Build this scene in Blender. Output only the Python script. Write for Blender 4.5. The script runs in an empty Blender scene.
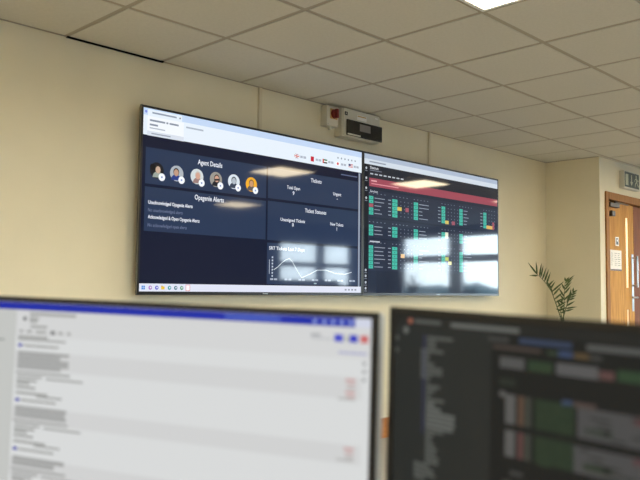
import bpy, bmesh, math, random
from mathutils import Vector, Matrix

random.seed(7)
scene = bpy.context.scene
col = scene.collection
CEIL = 2.455
GY0 = -0.606          # first ceiling grid line away from the TV wall

# ------------------------------------------------------------------ camera
YAW, PITCH, ROLL, FPX = 0.79609543, 0.06615335, 0.01013543, 750.54
CAM = Vector((-1.8468, -3.71596, CEIL - 1.33244))
fw = Vector((math.sin(YAW) * math.cos(PITCH), math.cos(YAW) * math.cos(PITCH), math.sin(PITCH)))
rt = Vector((math.cos(YAW), -math.sin(YAW), 0))
up = rt.cross(fw)
rt, up = rt * math.cos(ROLL) + up * math.sin(ROLL), -rt * math.sin(ROLL) + up * math.cos(ROLL)
cam_data = bpy.data.cameras.new('camera')
cam = bpy.data.objects.new('camera', cam_data)
col.objects.link(cam)
m = Matrix((rt, up, -fw)).transposed().to_4x4()
m.translation = CAM
cam.matrix_world = m
cam_data.sensor_width = 36.0
cam_data.lens = FPX / 640 * 36
cam_data.clip_start = 0.02
cam_data.clip_end = 500
cam_data.dof.use_dof = True
cam_data.dof.focus_distance = 5.2
cam_data.dof.aperture_fstop = cam_data.lens / 8.0
scene.camera = cam

# ------------------------------------------------------------------ light
PANEL_STRENGTH = 28.0
PANEL_COLOR = (1.0, 0.83, 0.56)
SKY_STRENGTH = 30.0
world = bpy.data.worlds.new('sky')
scene.world = world
world.use_nodes = True
nt = world.node_tree
bg = nt.nodes['Background']
tc = nt.nodes.new('ShaderNodeTexCoord')
sep = nt.nodes.new('ShaderNodeSeparateXYZ')
ramp = nt.nodes.new('ShaderNodeValToRGB')
ramp.color_ramp.elements[0].position = 0.0
ramp.color_ramp.elements[0].color = (0.80, 0.90, 1.0, 1)
ramp.color_ramp.elements[1].position = 0.6
ramp.color_ramp.elements[1].color = (0.62, 0.80, 1.0, 1)
nt.links.new(tc.outputs['Generated'], sep.inputs[0])
nt.links.new(sep.outputs['Z'], ramp.inputs[0])
nt.links.new(ramp.outputs[0], bg.inputs['Color'])
bg.inputs['Strength'].default_value = SKY_STRENGTH

scene.view_settings.view_transform = 'Standard'
scene.view_settings.look = 'None'
scene.view_settings.exposure = 0.1
scene.view_settings.gamma = 1.0
scene.view_settings.use_curve_mapping = False
scene.cycles.use_denoising = True
scene.cycles.max_bounces = 10
scene.cycles.diffuse_bounces = 6
scene.cycles.sample_clamp_indirect = 6.0
scene.cycles.caustics_reflective = False
scene.cycles.caustics_refractive = False


# ------------------------------------------------------------------ materials
def lin(c):
    return tuple((v / 12.92 if v <= 0.04045 else ((v + 0.055) / 1.055) ** 2.4) for v in (x / 255 for x in c))


def mat(name, rgb, rough=0.6, metal=0.0, spec=0.5, var=0.0, scale=20.0, bump=0.0, bscale=200.0):
    mt = bpy.data.materials.new(name)
    mt.use_nodes = True
    t = mt.node_tree
    b = t.nodes['Principled BSDF']
    c = lin(rgb)
    b.inputs['Base Color'].default_value = (*c, 1)
    b.inputs['Roughness'].default_value = rough
    b.inputs['Metallic'].default_value = metal
    b.inputs['Specular IOR Level'].default_value = spec
    co = t.nodes.new('ShaderNodeTexCoord')
    if var:
        n = t.nodes.new('ShaderNodeTexNoise')
        n.inputs['Scale'].default_value = scale
        n.inputs['Detail'].default_value = 4
        r = t.nodes.new('ShaderNodeValToRGB')
        r.color_ramp.elements[0].position = 0.3
        r.color_ramp.elements[1].position = 0.7
        r.color_ramp.elements[0].color = (*[v * (1 - var) for v in c], 1)
        r.color_ramp.elements[1].color = (*[min(1, v * (1 + var)) for v in c], 1)
        t.links.new(co.outputs['Object'], n.inputs['Vector'])
        t.links.new(n.outputs['Fac'], r.inputs[0])
        t.links.new(r.outputs[0], b.inputs['Base Color'])
    if bump:
        n2 = t.nodes.new('ShaderNodeTexNoise')
        n2.inputs['Scale'].default_value = bscale
        bp = t.nodes.new('ShaderNodeBump')
        bp.inputs['Strength'].default_value = bump
        bp.inputs['Distance'].default_value = 0.002
        t.links.new(co.outputs['Object'], n2.inputs['Vector'])
        t.links.new(n2.outputs['Fac'], bp.inputs['Height'])
        t.links.new(bp.outputs[0], b.inputs['Normal'])
    return mt


def wood(name, dark, light, rough=0.4, sc=(14, 14, 1.2), spec=0.5):
    mt = mat(name, light, rough, spec=spec)
    t = mt.node_tree
    b = t.nodes['Principled BSDF']
    co = t.nodes.new('ShaderNodeTexCoord')
    mp = t.nodes.new('ShaderNodeMapping')
    mp.inputs['Scale'].default_value = sc
    n = t.nodes.new('ShaderNodeTexNoise')
    n.inputs['Scale'].default_value = 3.0
    n.inputs['Detail'].default_value = 6
    n.inputs['Distortion'].default_value = 0.6
    r = t.nodes.new('ShaderNodeValToRGB')
    r.color_ramp.elements[0].position = 0.3
    r.color_ramp.elements[1].position = 0.7
    r.color_ramp.elements[0].color = (*lin(dark), 1)
    r.color_ramp.elements[1].color = (*lin(light), 1)
    t.links.new(co.outputs['Object'], mp.inputs[0])
    t.links.new(mp.outputs[0], n.inputs['Vector'])
    t.links.new(n.outputs['Fac'], r.inputs[0])
    t.links.new(r.outputs[0], b.inputs['Base Color'])
    return mt


def emit(name, rgb_lin, strength):
    mt = bpy.data.materials.new(name)
    mt.use_nodes = True
    b = mt.node_tree.nodes['Principled BSDF']
    b.inputs['Base Color'].default_value = (0.8, 0.8, 0.8, 1)
    b.inputs['Emission Color'].default_value = (*rgb_lin, 1)
    b.inputs['Emission Strength'].default_value = strength
    return mt


def screen_mat(name, strength, rough, spec=0.5):
    """a display: colours from the 'col' attribute give off light under a glossy front"""
    mt = bpy.data.materials.new(name)
    mt.use_nodes = True
    t = mt.node_tree
    b = t.nodes['Principled BSDF']
    b.inputs['Base Color'].default_value = (0.012, 0.012, 0.014, 1)
    b.inputs['Roughness'].default_value = rough
    b.inputs['Specular IOR Level'].default_value = spec
    a = t.nodes.new('ShaderNodeAttribute')
    a.attribute_name = 'col'
    t.links.new(a.outputs['Color'], b.inputs['Emission Color'])
    b.inputs['Emission Strength'].default_value = strength
    return mt


def glass_mat(name, tint=(1, 1, 1), refl=0.08):
    mt = bpy.data.materials.new(name)
    mt.use_nodes = True
    t = mt.node_tree
    t.nodes.remove(t.nodes['Principled BSDF'])
    out = t.nodes['Material Output']
    tr = t.nodes.new('ShaderNodeBsdfTransparent')
    tr.inputs[0].default_value = (*tint, 1)
    gl = t.nodes.new('ShaderNodeBsdfGlossy')
    gl.inputs['Roughness'].default_value = 0.02
    mx = t.nodes.new('ShaderNodeMixShader')
    mx.inputs[0].default_value = refl
    t.links.new(tr.outputs[0], mx.inputs[1])
    t.links.new(gl.outputs[0], mx.inputs[2])
    t.links.new(mx.outputs[0], out.inputs[0])
    return mt


def frosted_mat(name):
    mt = bpy.data.materials.new(name)
    mt.use_nodes = True
    t = mt.node_tree
    t.nodes.remove(t.nodes['Principled BSDF'])
    tl = t.nodes.new('ShaderNodeBsdfTranslucent')
    tl.inputs[0].default_value = (0.92, 0.9, 0.84, 1)
    gl = t.nodes.new('ShaderNodeBsdfGlossy')
    gl.inputs['Roughness'].default_value = 0.3
    mx = t.nodes.new('ShaderNodeMixShader')
    mx.inputs[0].default_value = 0.08
    t.links.new(tl.outputs[0], mx.inputs[1])
    t.links.new(gl.outputs[0], mx.inputs[2])
    t.links.new(mx.outputs[0], t.nodes['Material Output'].inputs[0])
    return mt


M = dict(
    wall=mat('cream_wall_paint', (227, 219, 194), 0.75, spec=0.25, var=0.025, scale=3.0, bump=0.12, bscale=160),
    wall_blue=mat('blue_grey_wall_paint', (84, 96, 118), 0.8, spec=0.2, var=0.03, scale=3.0),
    tile=mat('ceiling_tile_mineral_fibre', (204, 202, 193), 0.95, spec=0.1, var=0.03, scale=60, bump=0.25, bscale=300),
    tbar=mat('ceiling_grid_metal', (158, 150, 134), 0.45, spec=0.4),
    soffit=mat('plenum_dark', (40, 38, 36), 0.95),
    carpet=mat('grey_carpet', (180, 178, 174), 0.98, spec=0.05, var=0.18, scale=90, bump=0.5, bscale=400),
    oak=wood('oak_veneer', (176, 120, 44), (208, 154, 66), 0.6, spec=0.2),
    oak_frame=wood('oak_frame_timber', (140, 94, 44), (166, 116, 58), 0.6, spec=0.2),
    oak_red=wood('oak_veneer_reddish', (112, 62, 32), (140, 82, 44), 0.6, spec=0.2),
    skirt=wood('oak_skirting', (168, 104, 44), (192, 126, 60), 0.4, sc=(1.2, 14, 14)),
    black=mat('black_plastic', (16, 16, 17), 0.35),
    black_matt=mat('black_matt_plastic', (22, 22, 23), 0.6, var=0.05),
    silver=mat('silver_metal', (176, 178, 178), 0.3, 0.8),
    rim=mat('dark_metal_rim', (104, 102, 96), 0.4, 0.5),
    steel=mat('brushed_steel', (168, 170, 172), 0.3, 0.9, var=0.05, scale=80),
    gap_shade=mat('painted_gap_shade', (6, 6, 6), 0.95, spec=0.05),
    shell=mat('pale_grey_plastic_shell', (196, 194, 188), 0.45),
    grey=mat('light_grey_enclosure', (206, 204, 190), 0.5),
    trunk=mat('white_trunking', (214, 204, 178), 0.5),
    smoked=mat('smoked_plastic', (24, 24, 25), 0.12, spec=0.6),
    yellow=mat('yellow_plate', (196, 160, 88), 0.5),
    red=mat('red_handle', (112, 22, 14), 0.4),
    paper=mat('white_paper', (236, 234, 230), 0.8, var=0.02, scale=30),
    ink=mat('grey_print', (120, 120, 124), 0.8),
    sign_green=mat('exit_green', (14, 46, 46), 0.35),
    sign_white=mat('exit_white', (168, 176, 152), 0.4),
    leaf=mat('palm_leaf', (70, 88, 40), 0.5, var=0.25, scale=14),
    leaf2=mat('spiky_leaf', (40, 62, 34), 0.5, var=0.25, scale=14),
    pot=mat('grey_ceramic_pot', (120, 116, 110), 0.5, var=0.05),
    soil=mat('potting_soil', (52, 40, 30), 0.95, var=0.3, scale=80),
    desk=wood('pale_beech_laminate', (196, 164, 118), (214, 184, 140), 0.45, sc=(14, 1.2, 14)),
    frame_w=mat('white_window_frame', (224, 226, 226), 0.45),
    glass=glass_mat('window_glass', (0.96, 0.99, 0.98)),
    bronze=mat('dark_bronze_closer', (74, 60, 46), 0.4, 0.4),
    frosted=frosted_mat('frosted_vision_glass'),
    panel=emit('light_panel_diffuser', PANEL_COLOR, PANEL_STRENGTH),
    hall_panel=emit('hall_light_diffuser', (1.0, 0.93, 0.76), 60.0),
    hall=mat('hall_cream_paint', (232, 214, 168), 0.8),
    ground=mat('car_park_asphalt', (96, 104, 112), 0.95, var=0.1, scale=2),
    hedge=mat('distant_trees', (60, 82, 84), 0.95, var=0.3, scale=1.5),
    tvscreen=screen_mat('tv_display', 1.0, 0.05, 0.28),
    lcd=screen_mat('monitor_display', 0.87, 0.4, 0.04),
)

# ------------------------------------------------------------------ mesh helpers
WM = {}      # world matrix of every thing / part we make


def link(o, parent=None):
    col.objects.link(o)
    if parent is not None:
        o.parent = parent
    return o


def thing(name, label=None, cat=None, group=None, loc=(0, 0, 0), rot=None, kind=None):
    o = bpy.data.objects.new(name, None)
    o.empty_display_size = 0.1
    mw = Matrix.Translation(Vector(loc))
    if rot is not None:
        mw = mw @ rot.to_4x4()
    o.matrix_world = mw
    link(o)
    WM[o.name] = mw
    tag(o, label, cat, group, kind)
    return o


def tag(o, label=None, cat=None, group=None, kind=None):
    if label: o['label'] = label
    if cat: o['category'] = cat
    if group: o['group'] = group
    if kind: o['kind'] = kind
    return o


class MB:
    """collects geometry (world coordinates unless built with local=True)"""

    def __init__(self):
        self.bm = bmesh.new()

    def box(self, x0, x1, y0, y1, z0, z1, bevel=0.0, seg=2, rot=None, at=None):
        r = bmesh.ops.create_cube(self.bm, size=1.0)
        vs = r['verts']
        for v in vs:
            v.co = Vector(((x0 + x1) / 2 + v.co.x * (x1 - x0), (y0 + y1) / 2 + v.co.y * (y1 - y0), (z0 + z1) / 2 + v.co.z * (z1 - z0)))
        if bevel:
            es = list({e for v in vs for e in v.link_edges})
            rb = bmesh.ops.bevel(self.bm, geom=es, offset=bevel, segments=seg, affect='EDGES', profile=0.5)
            vs = list({v for f in rb['faces'] for v in f.verts} | {v for v in vs if v.is_valid})
        if rot is not None:
            for v in vs:
                v.co = at + rot @ (v.co - at)
        return self

    def cyl(self, p0, p1, r0, r1=None, n=20, cap=True):
        p0, p1 = Vector(p0), Vector(p1)
        r1 = r0 if r1 is None else r1
        d = (p1 - p0).normalized()
        a = d.orthogonal().normalized()
        b = d.cross(a)
        A = [self.bm.verts.new(p0 + (a * math.cos(t) + b * math.sin(t)) * r0) for t in (2 * math.pi * k / n for k in range(n))]
        B = [self.bm.verts.new(p1 + (a * math.cos(t) + b * math.sin(t)) * r1) for t in (2 * math.pi * k / n for k in range(n))]
        for k in range(n):
            self.bm.faces.new((A[k], A[(k + 1) % n], B[(k + 1) % n], B[k]))
        if cap:
            self.bm.faces.new(A[::-1])
            self.bm.faces.new(B)
        return self

    def tube(self, pts, radii, n=8):
        pts = [Vector(p) for p in pts]
        rings = []
        for i, p in enumerate(pts):
            d = (pts[min(i + 1, len(pts) - 1)] - pts[max(i - 1, 0)]).normalized()
            a = d.cross(Vector((0.3, 0.9, 0.1))).normalized()
            b = d.cross(a)
            r = radii[i] if isinstance(radii, (list, tuple)) else radii
            rings.append([self.bm.verts.new(p + (a * math.cos(t) + b * math.sin(t)) * r) for t in (2 * math.pi * k / n for k in range(n))])
        for A, B in zip(rings, rings[1:]):
            for k in range(n):
                self.bm.faces.new((A[k], A[(k + 1) % n], B[(k + 1) % n], B[k]))
        self.bm.faces.new(rings[0][::-1])
        self.bm.faces.new(rings[-1])
        return self

    def lathe(self, c, prof, n=28):
        c = Vector(c)
        rings = [[self.bm.verts.new(c + Vector((r * math.cos(t), r * math.sin(t), z))) for t in (2 * math.pi * k / n for k in range(n))] for r, z in prof]
        for A, B in zip(rings, rings[1:]):
            for k in range(n):
                self.bm.faces.new((A[k], A[(k + 1) % n], B[(k + 1) % n], B[k]))
        self.bm.faces.new(rings[0][::-1])
        self.bm.faces.new(rings[-1])
        return self

    def poly(self, pts, thick=None):
        vs = [self.bm.verts.new(Vector(p)) for p in pts]
        f = self.bm.faces.new(vs)
        if thick is not None:
            r = bmesh.ops.extrude_face_region(self.bm, geom=[f])
            bmesh.ops.translate(self.bm, vec=Vector(thick), verts=[v for v in r['geom'] if isinstance(v, bmesh.types.BMVert)])
        return self

    def build(self, name, material, parent=None, local=False, smooth=False):
        me = bpy.data.meshes.new(name)
        if parent is not None and not local:
            inv = WM[parent.name].inverted()
            for v in self.bm.verts:
                v.co = inv @ v.co
        bmesh.ops.recalc_face_normals(self.bm, faces=self.bm.faces[:])
        self.bm.to_mesh(me)
        self.bm.free()
        if smooth:
            for p in me.polygons: p.use_smooth = True
        me.materials.append(material)
        o = bpy.data.objects.new(name, me)
        link(o, parent)
        WM[o.name] = WM[parent.name] if parent is not None else Matrix.Identity(4)
        return o


def box(name, x0, x1, y0, y1, z0, z1, material, parent=None, bevel=0.0, local=False):
    return MB().box(x0, x1, y0, y1, z0, z1, bevel).build(name, material, parent, local)


def structure(o):
    o['kind'] = 'structure'
    return o


# ------------------------------------------------------------------ room shell
XL, XR, YF = -5.4, 11.0, -7.0
RX, RY = 5.27, -0.567           # where the wall steps forward to the door wall
TOP = 2.80
structure(box('floor', XL - .2, XR + .2, YF - .2, 2.2, -0.1, 0.0, M['carpet']))
structure(box('wall_back', XL - .2, RX, 0.0, 0.2, 0.0, TOP, M['wall']))
structure(box('wall_return', RX, RX + .06, RY, 0.2, 0.0, TOP, M['wall']))
structure(box('wall_left', XL - .2, XL, YF - .2, 0.0, 0.0, TOP, M['wall']))
# door wall with its opening
DX0, DX1, DZ = 5.395, 6.66, 2.115
w = MB()
w.box(RX + .06, DX0, RY, RY + .14, 0, TOP)
w.box(DX1, XR, RY, RY + .14, 0, TOP)
w.box(DX0, DX1, RY, RY + .14, DZ, TOP)
structure(w.build('wall_door_side', M['wall']))
# window wall with openings
WINS = [(-2.5, -0.5, 0.8, 2.2, 1.64, 1.72, -1.58, -1.42),  # unseen window, added to let in more daylight
        (7.85, 9.95, 0.8, 2.08, 1.57, 1.66, 8.92, 9.12),
        ]
RWIN = (-6.62, -3.1, 0.8, 2.30, 1.72, 1.86, -5.38, -5.08)     # in the right wall: y0, y1, z0, z1, transom, mullion
w = MB()
px = XL
for x0, x1, z0, z1, *_ in WINS:
    w.box(px, x0, YF - .2, YF, 0, TOP)
    w.box(x0, x1, YF - .2, YF, 0, z0)
    w.box(x0, x1, YF - .2, YF, z1, TOP)
    px = x1
w.box(px, XR, YF - .2, YF, 0, TOP)
structure(w.build('wall_front', M['wall_blue']))
y0, y1, z0, z1, *_ = RWIN
w = MB()
w.box(XR, XR + .2, YF - .2, y0, 0, TOP).box(XR, XR + .2, y1, RY + .14, 0, TOP).box(XR, XR + .2, y0, y1, 0, z0).box(XR, XR + .2, y0, y1, z1, TOP)
structure(w.build('wall_right', M['wall_blue']))
WLAB = {1: 'bright office window mirrored in the blue dashboard screen', 2: 'wide bright office window mirrored in the status board screen'}
for i, (x0, x1, z0, z1, t0, t1, m0, m1) in enumerate(WINS + [RWIN]):
    side = i == len(WINS)

    def wbox(name, a0, a1, d0, d1, c0, c1, material, parent, bevel=0.0):
        # a along the wall, d outwards from the room face
        if side: return box(name, XR + d0, XR + d1, a0, a1, c0, c1, material, parent, bevel)
        return box(name, a0, a1, YF - d1, YF - d0, c0, c1, material, parent, bevel)

    win = thing('window_%d' % (i + 1), WLAB.get(i, 'unseen white framed window with transom, added for daylight in the wall facing the screens'), 'window', loc=(XR + .1, x0, z0) if side else (x0, YF - .1, z0), kind='structure')
    wbox('frame_rail', x0, x1, .06, .14, z0, z0 + .06, M['frame_w'], win)
    wbox('frame_rail', x0, x1, .06, .14, z1 - .06, z1, M['frame_w'], win)
    wbox('frame_stile', x0, x0 + .06, .06, .14, z0 + .06, z1 - .06, M['frame_w'], win)
    wbox('frame_stile', x1 - .06, x1, .06, .14, z0 + .06, z1 - .06, M['frame_w'], win)
    wbox('mullion', m0, m1, .06, .14, z0 + .06, z1 - .06, M['frame_w'], win)
    for a, b in ((x0 + .06, m0), (m1, x1 - .06)):
        wbox('transom', a, b, .06, .14, t0, t1, M['frame_w'], win)
        for c, d in ((z0 + .06, t0), (t1, z1 - .06)):
            wbox('pane', a, b, .097, .103, c, d, M['glass'], win)
    wbox('window_sill', x0 - .05, x1 + .05, -.16, .06, z0 - .03, z0, M['frame_w'], win, 0.006)
    # daylight portal: only tells the renderer where the sky shines in
    pd = bpy.data.lights.new('daylight_portal', 'AREA')
    pd.shape = 'RECTANGLE'
    pd.size, pd.size_y = x1 - x0, z1 - z0
    pd.cycles.is_portal = True
    po = bpy.data.objects.new('daylight_portal', pd)
    po.location = (XR + .22, (x0 + x1) / 2, (z0 + z1) / 2) if side else ((x0 + x1) / 2, YF - .22, (z0 + z1) / 2)
    po.rotation_euler = Vector((1, 0, 0) if side else (0, -1, 0)).to_track_quat('Z', 'Y').to_euler()
    link(po)
# skirting boards
structure(box('baseboard_back', XL, RX, -.018, 0, 0, .15, M['skirt'], bevel=.003))
structure(box('baseboard_return', RX - .018, RX, RY, -.018, 0, .15, M['skirt'], bevel=.003))
structure(box('baseboard_door_side', DX1 + .07, XR, RY - .018, RY, 0, .15, M['skirt'], bevel=.003))
structure(box('baseboard_front', XL, XR, YF, YF + .018, 0, .15, M['skirt'], bevel=.003))
structure(box('baseboard_left', XL, XL + .018, YF, 0, 0, .15, M['skirt'], bevel=.003))
# hall behind the door
hw = MB()
hw.box(5.33, 9.2, 1.8, 1.9, 0, TOP).box(9.1, 9.2, RY + .14, 1.8, 0, TOP).box(5.33, 5.4, 0.2, 1.8, 0, TOP).box(5.33, 9.2, RY + .14, 1.8, 2.42, 2.5)
structure(hw.build('wall_hall', M['hall']))

# ------------------------------------------------------------------ suspended ceiling
ceiling = structure(box('ceiling', XL - .2, XR + .2, YF - .2, 0.2, TOP, TOP + .1, M['soffit']))
LIGHT_CELLS = {(c, r) for c in range(-7, 18, 4) for r in (3, 9) if not (r == 9 and c > 9) and (c, r) != (5, 3)} | {(6, 4)}
tile_me = None


def tile_mesh(x0, x1, y0, y1):
    b = MB()
    b.box(x0, x1, y0, y1, 0.0, 0.016, 0.002, 1)
    return b


def in_view(p):
    d = Vector(p) - CAM
    z = d.dot(fw)
    if z < 0.2: return False
    return abs(d.dot(rt) / z * FPX) < 400 and abs(d.dot(up) / z * FPX) < 300


cells = []
for r in range(0, 12):
    ya = 0.0 if r == 0 else GY0 - .6 * (r - 1)
    yb = GY0 - .6 * r
    if yb < YF: yb = YF
    for c in range(-9, 19):
        if (c, r) in LIGHT_CELLS: continue
        xa, xb = .6 * c, min(.6 * c + .6, XR)
        if r == 0:
            if c >= 9: continue
            if c == 8: xb = RX
        cells.append((c, r, xa, xb, ya, yb))


def score(cell):
    c, r, xa, xb, ya, yb = cell
    p = Vector(((xa + xb) / 2, (ya + yb) / 2, CEIL))
    return (0 if in_view(p) else 1, (p - CAM).length)


cells.sort(key=score)
std = MB().box(-.286, .286, -.286, .286, 0, .016, .002, 1)
std_me = bpy.data.meshes.new('ceiling_tile')
std.bm.to_mesh(std_me)
std.bm.free()
std_me.materials.append(M['tile'])
rest = MB()
for i, (c, r, xa, xb, ya, yb) in enumerate(cells):
    full = r not in (0, 11) and c != 18
    if i < 280:
        if full:
            o = bpy.data.objects.new('ceiling_tile', std_me)
            o.location = ((xa + xb) / 2, (ya + yb) / 2, CEIL + random.uniform(-.0004, .0006))
            link(o, ceiling)
        else:
            gap = .003
            y_hi = ya - gap if r == 0 else ya - .014
            y_lo = yb + .014 if r == 0 else yb + .003
            x_hi = xb - .014 if xb != RX else xb - .003
            MB().box(xa + .014, x_hi, y_lo, y_hi, CEIL, CEIL + .016, .002, 1).build('ceiling_tile', M['tile'], ceiling)
    else:
        rest.box(xa + .014, xb - .014, yb + .014 if r != 11 else yb + .003, ya - .014 if r else ya - .003, CEIL, CEIL + .016)
ro = rest.build('ceiling_tile_field', M['tile'], ceiling)
ro['kind'] = 'stuff'
# grid bars, recessed a little above the tile faces
for c in range(-9, 19):
    x = .6 * c
    y_hi = -.0 if c < 9 else RY
    box('grid_bar', x - .017, x + .017, YF, y_hi, CEIL + .003, CEIL + .05, M['tbar'], ceiling)
for r in range(1, 13):
    y = GY0 - .6 * (r - 1)
    if y < YF: break
    box('grid_bar', XL, XR, y - .017, y + .017, CEIL + .0032, CEIL + .0502, M['tbar'], ceiling)
# wall angle along the TV wall; one length is a painted dark gap
k = 1
for x0, x1 in ((XL, 0.0), (0.605, RX)):
    structure(box('trim_%d' % k, x0, x1, -.012, 0.0, CEIL - .003, CEIL + .001, M['tbar'])); k += 1
structure(box('trim_%d' % k, 0.0, .605, -.015, 0.0, CEIL - .007, CEIL + .001, M['gap_shade'])); k += 1  # trim missing here; black strip paints the shade in the gap
structure(box('trim_%d' % k, RX - .012, RX, RY, -.012, CEIL - .003, CEIL + .001, M['tbar'])); k += 1
structure(box('trim_%d' % k, RX, XR, GY0 + .016, RY, CEIL - .001, CEIL + .004, M['tile'])); k += 1
structure(box('trim_%d' % k, XL, XR, YF, YF + .012, CEIL - .003, CEIL + .001, M['tbar'])); k += 1

# ------------------------------------------------------------------ ceiling light panels
SPECIAL = {(1, 3): 'lit square ceiling light panel nearest the camera, cut by the top edge',
           (6, 4): 'lit square ceiling light panel mirrored high in the blue dashboard screen',
           (9, 3): 'lit square ceiling light panel mirrored in the status board screen',
           (9, 9): 'lit square ceiling light panel mirrored small and low in the blue dashboard screen'}
for c, r in sorted(LIGHT_CELLS):
    x0, y1 = .6 * c, GY0 - .6 * (r - 1)
    x1, y0 = x0 + .6, y1 - .6
    t = thing('ceiling_light', SPECIAL.get((c, r), 'lit square ceiling light panel elsewhere in the office'), 'light', 'ceiling light panels', loc=(x0 + .3, y0 + .3, CEIL))
    f = MB()
    e = .022
    f.box(x0 + .008, x1 - .008, y0 + .008, y0 + .008 + e, CEIL - .002, CEIL + .012)
    f.box(x0 + .008, x1 - .008, y1 - .008 - e, y1 - .008, CEIL - .002, CEIL + .012)
    f.box(x0 + .008, x0 + .008 + e, y0 + .008 + e, y1 - .008 - e, CEIL - .002, CEIL + .012)
    f.box(x1 - .008 - e, x1 - .008, y0 + .008 + e, y1 - .008 - e, CEIL - .002, CEIL + .012)
    f.build('frame', M['frame_w'], t)
    box('diffuser', x0 + .03, x1 - .03, y0 + .03, y1 - .03, CEIL + .002, CEIL + .010, M['panel'], t)
t = thing('hall_light', 'ceiling light in the hall behind the oak door', 'light', loc=(6.5, .35, 2.4))
box('diffuser', 5.9, 7.1, -.1, .8, 2.405, 2.418, M['hall_panel'], t)


# ------------------------------------------------------------------ display canvas
SMALL = {'browser_text', 'browser_icon', 'tooltip_text', 'clock_text', 'chart_text', 'board_text', 'board_dot', 'menu_icon', 'alert_text', 'page_text', 'side_panel_text', 'toolbar_icon',
         'reaction_text', 'code_gap', 'code_text', 'tool_icon', 'taskbar_icon#tray', 'chart_line', 'taskbar_icon#0'}
class Canvas:
    """flat print for a display: local x right, z up, front towards -y"""

    def __init__(self, screen, material, X0, Z0, Yf, sx, sz, prefix=''):
        self.s, self.mat = screen, material
        self.X0, self.Z0, self.Yf, self.sx, self.sz = X0, Z0, Yf, sx, sz
        self.layers = {}

    def pt(self, u, v, layer):
        return (self.X0 + u * self.sx, self.Yf - layer * .00012, self.Z0 - v * self.sz)

    def add(self, name, pts, rgb, layer, faces=None):
        V, F, C = self.layers.setdefault(name, ([], [], []))
        n = len(V)
        V.extend(self.pt(u, v, layer) for u, v in pts)
        c = (*lin(rgb), 1.0)
        C.extend([c] * len(pts))
        for f in (faces or [tuple(range(len(pts)))]):
            F.append(tuple(n + i for i in f))

    def rect(self, name, u0, v0, u1, v1, rgb, layer=1):
        self.add(name, [(u0, v1), (u1, v1), (u1, v0), (u0, v0)], rgb, layer)

    def disc(self, name, u, v, r, rgb, layer=1, a0=0.0, a1=2 * math.pi, ry=None, n=20):
        ry = r if ry is None else ry
        full = abs(a1 - a0 - 2 * math.pi) < 1e-6
        k = n if full else n + 1
        self.add(name, [(u + r * math.cos(a0 + (a1 - a0) * i / n), v + ry * math.sin(a0 + (a1 - a0) * i / n)) for i in range(k)][::-1], rgb, layer)

    def line(self, name, pts, w, rgb, layer=1):
        for (a, b), (c, d) in zip(pts, pts[1:]):
            L = math.hypot(c - a, d - b) or 1
            nx, ny = -(d - b) / L * w / 2, (c - a) / L * w / 2
            self.add(name, [(a - nx, b - ny), (c - nx, d - ny), (c + nx, d + ny), (a + nx, b + ny)][::-1], rgb, layer)

    def text(self, name, body, u, v, size, rgb, layer=3, align='LEFT', width=None, bold=0.0):
        name = '%s#%d_%d' % (name, u, v)
        cu = bpy.data.curves.new('t', 'FONT')
        cu.body = body
        cu.size = size
        cu.align_x = align if width is None else 'LEFT'
        cu.resolution_u = 2
        cu.offset = bold
        ob = bpy.data.objects.new('t', cu)
        me = bpy.data.meshes.new_from_object(ob)
        xs = [p.co.x for p in me.vertices]
        if xs:
            k = 1.0
            dx = 0.0
            if width is not None:
                w0 = max(xs) - min(xs)
                k = width / w0 if w0 > 0 else 1
                dx = {'LEFT': -min(xs) * k, 'CENTER': -(min(xs) + max(xs)) / 2 * k, 'RIGHT': -max(xs) * k}[align]
            self.add(name, [(u + p.co.x * k + dx, v - p.co.y) for p in me.vertices], rgb, layer, [tuple(p.vertices) for p in me.polygons])
        bpy.data.objects.remove(ob)
        bpy.data.curves.remove(cu)
        bpy.data.meshes.remove(me)

    def finish(self):
        for name, (V, F, C) in self.layers.items():
            me = bpy.data.meshes.new(name.split('#')[0])
            me.from_pydata(V, [], F)
            at = me.color_attributes.new('col', 'FLOAT_COLOR', 'POINT')
            for i, c in enumerate(C): at.data[i].color = c
            me.materials.append(self.mat)
            o = bpy.data.objects.new(name.split('#')[0], me)
            link(o, self.s)
            if name in SMALL: o['kind'] = 'stuff'


def colored_slab(name, x0, x1, y0, y1, z0, z1, rgb, material, parent):
    o = MB().box(x0, x1, y0, y1, z0, z1).build(name, material, parent, local=True)
    at = o.data.color_attributes.new('col', 'FLOAT_COLOR', 'POINT')
    for d in at.data: d.color = (*lin(rgb), 1)
    return o


# ------------------------------------------------------------------ the two televisions
TVW, TVH, TVTOP, TVY = 1.8835, 1.0635, 2.1495, -0.09


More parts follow.
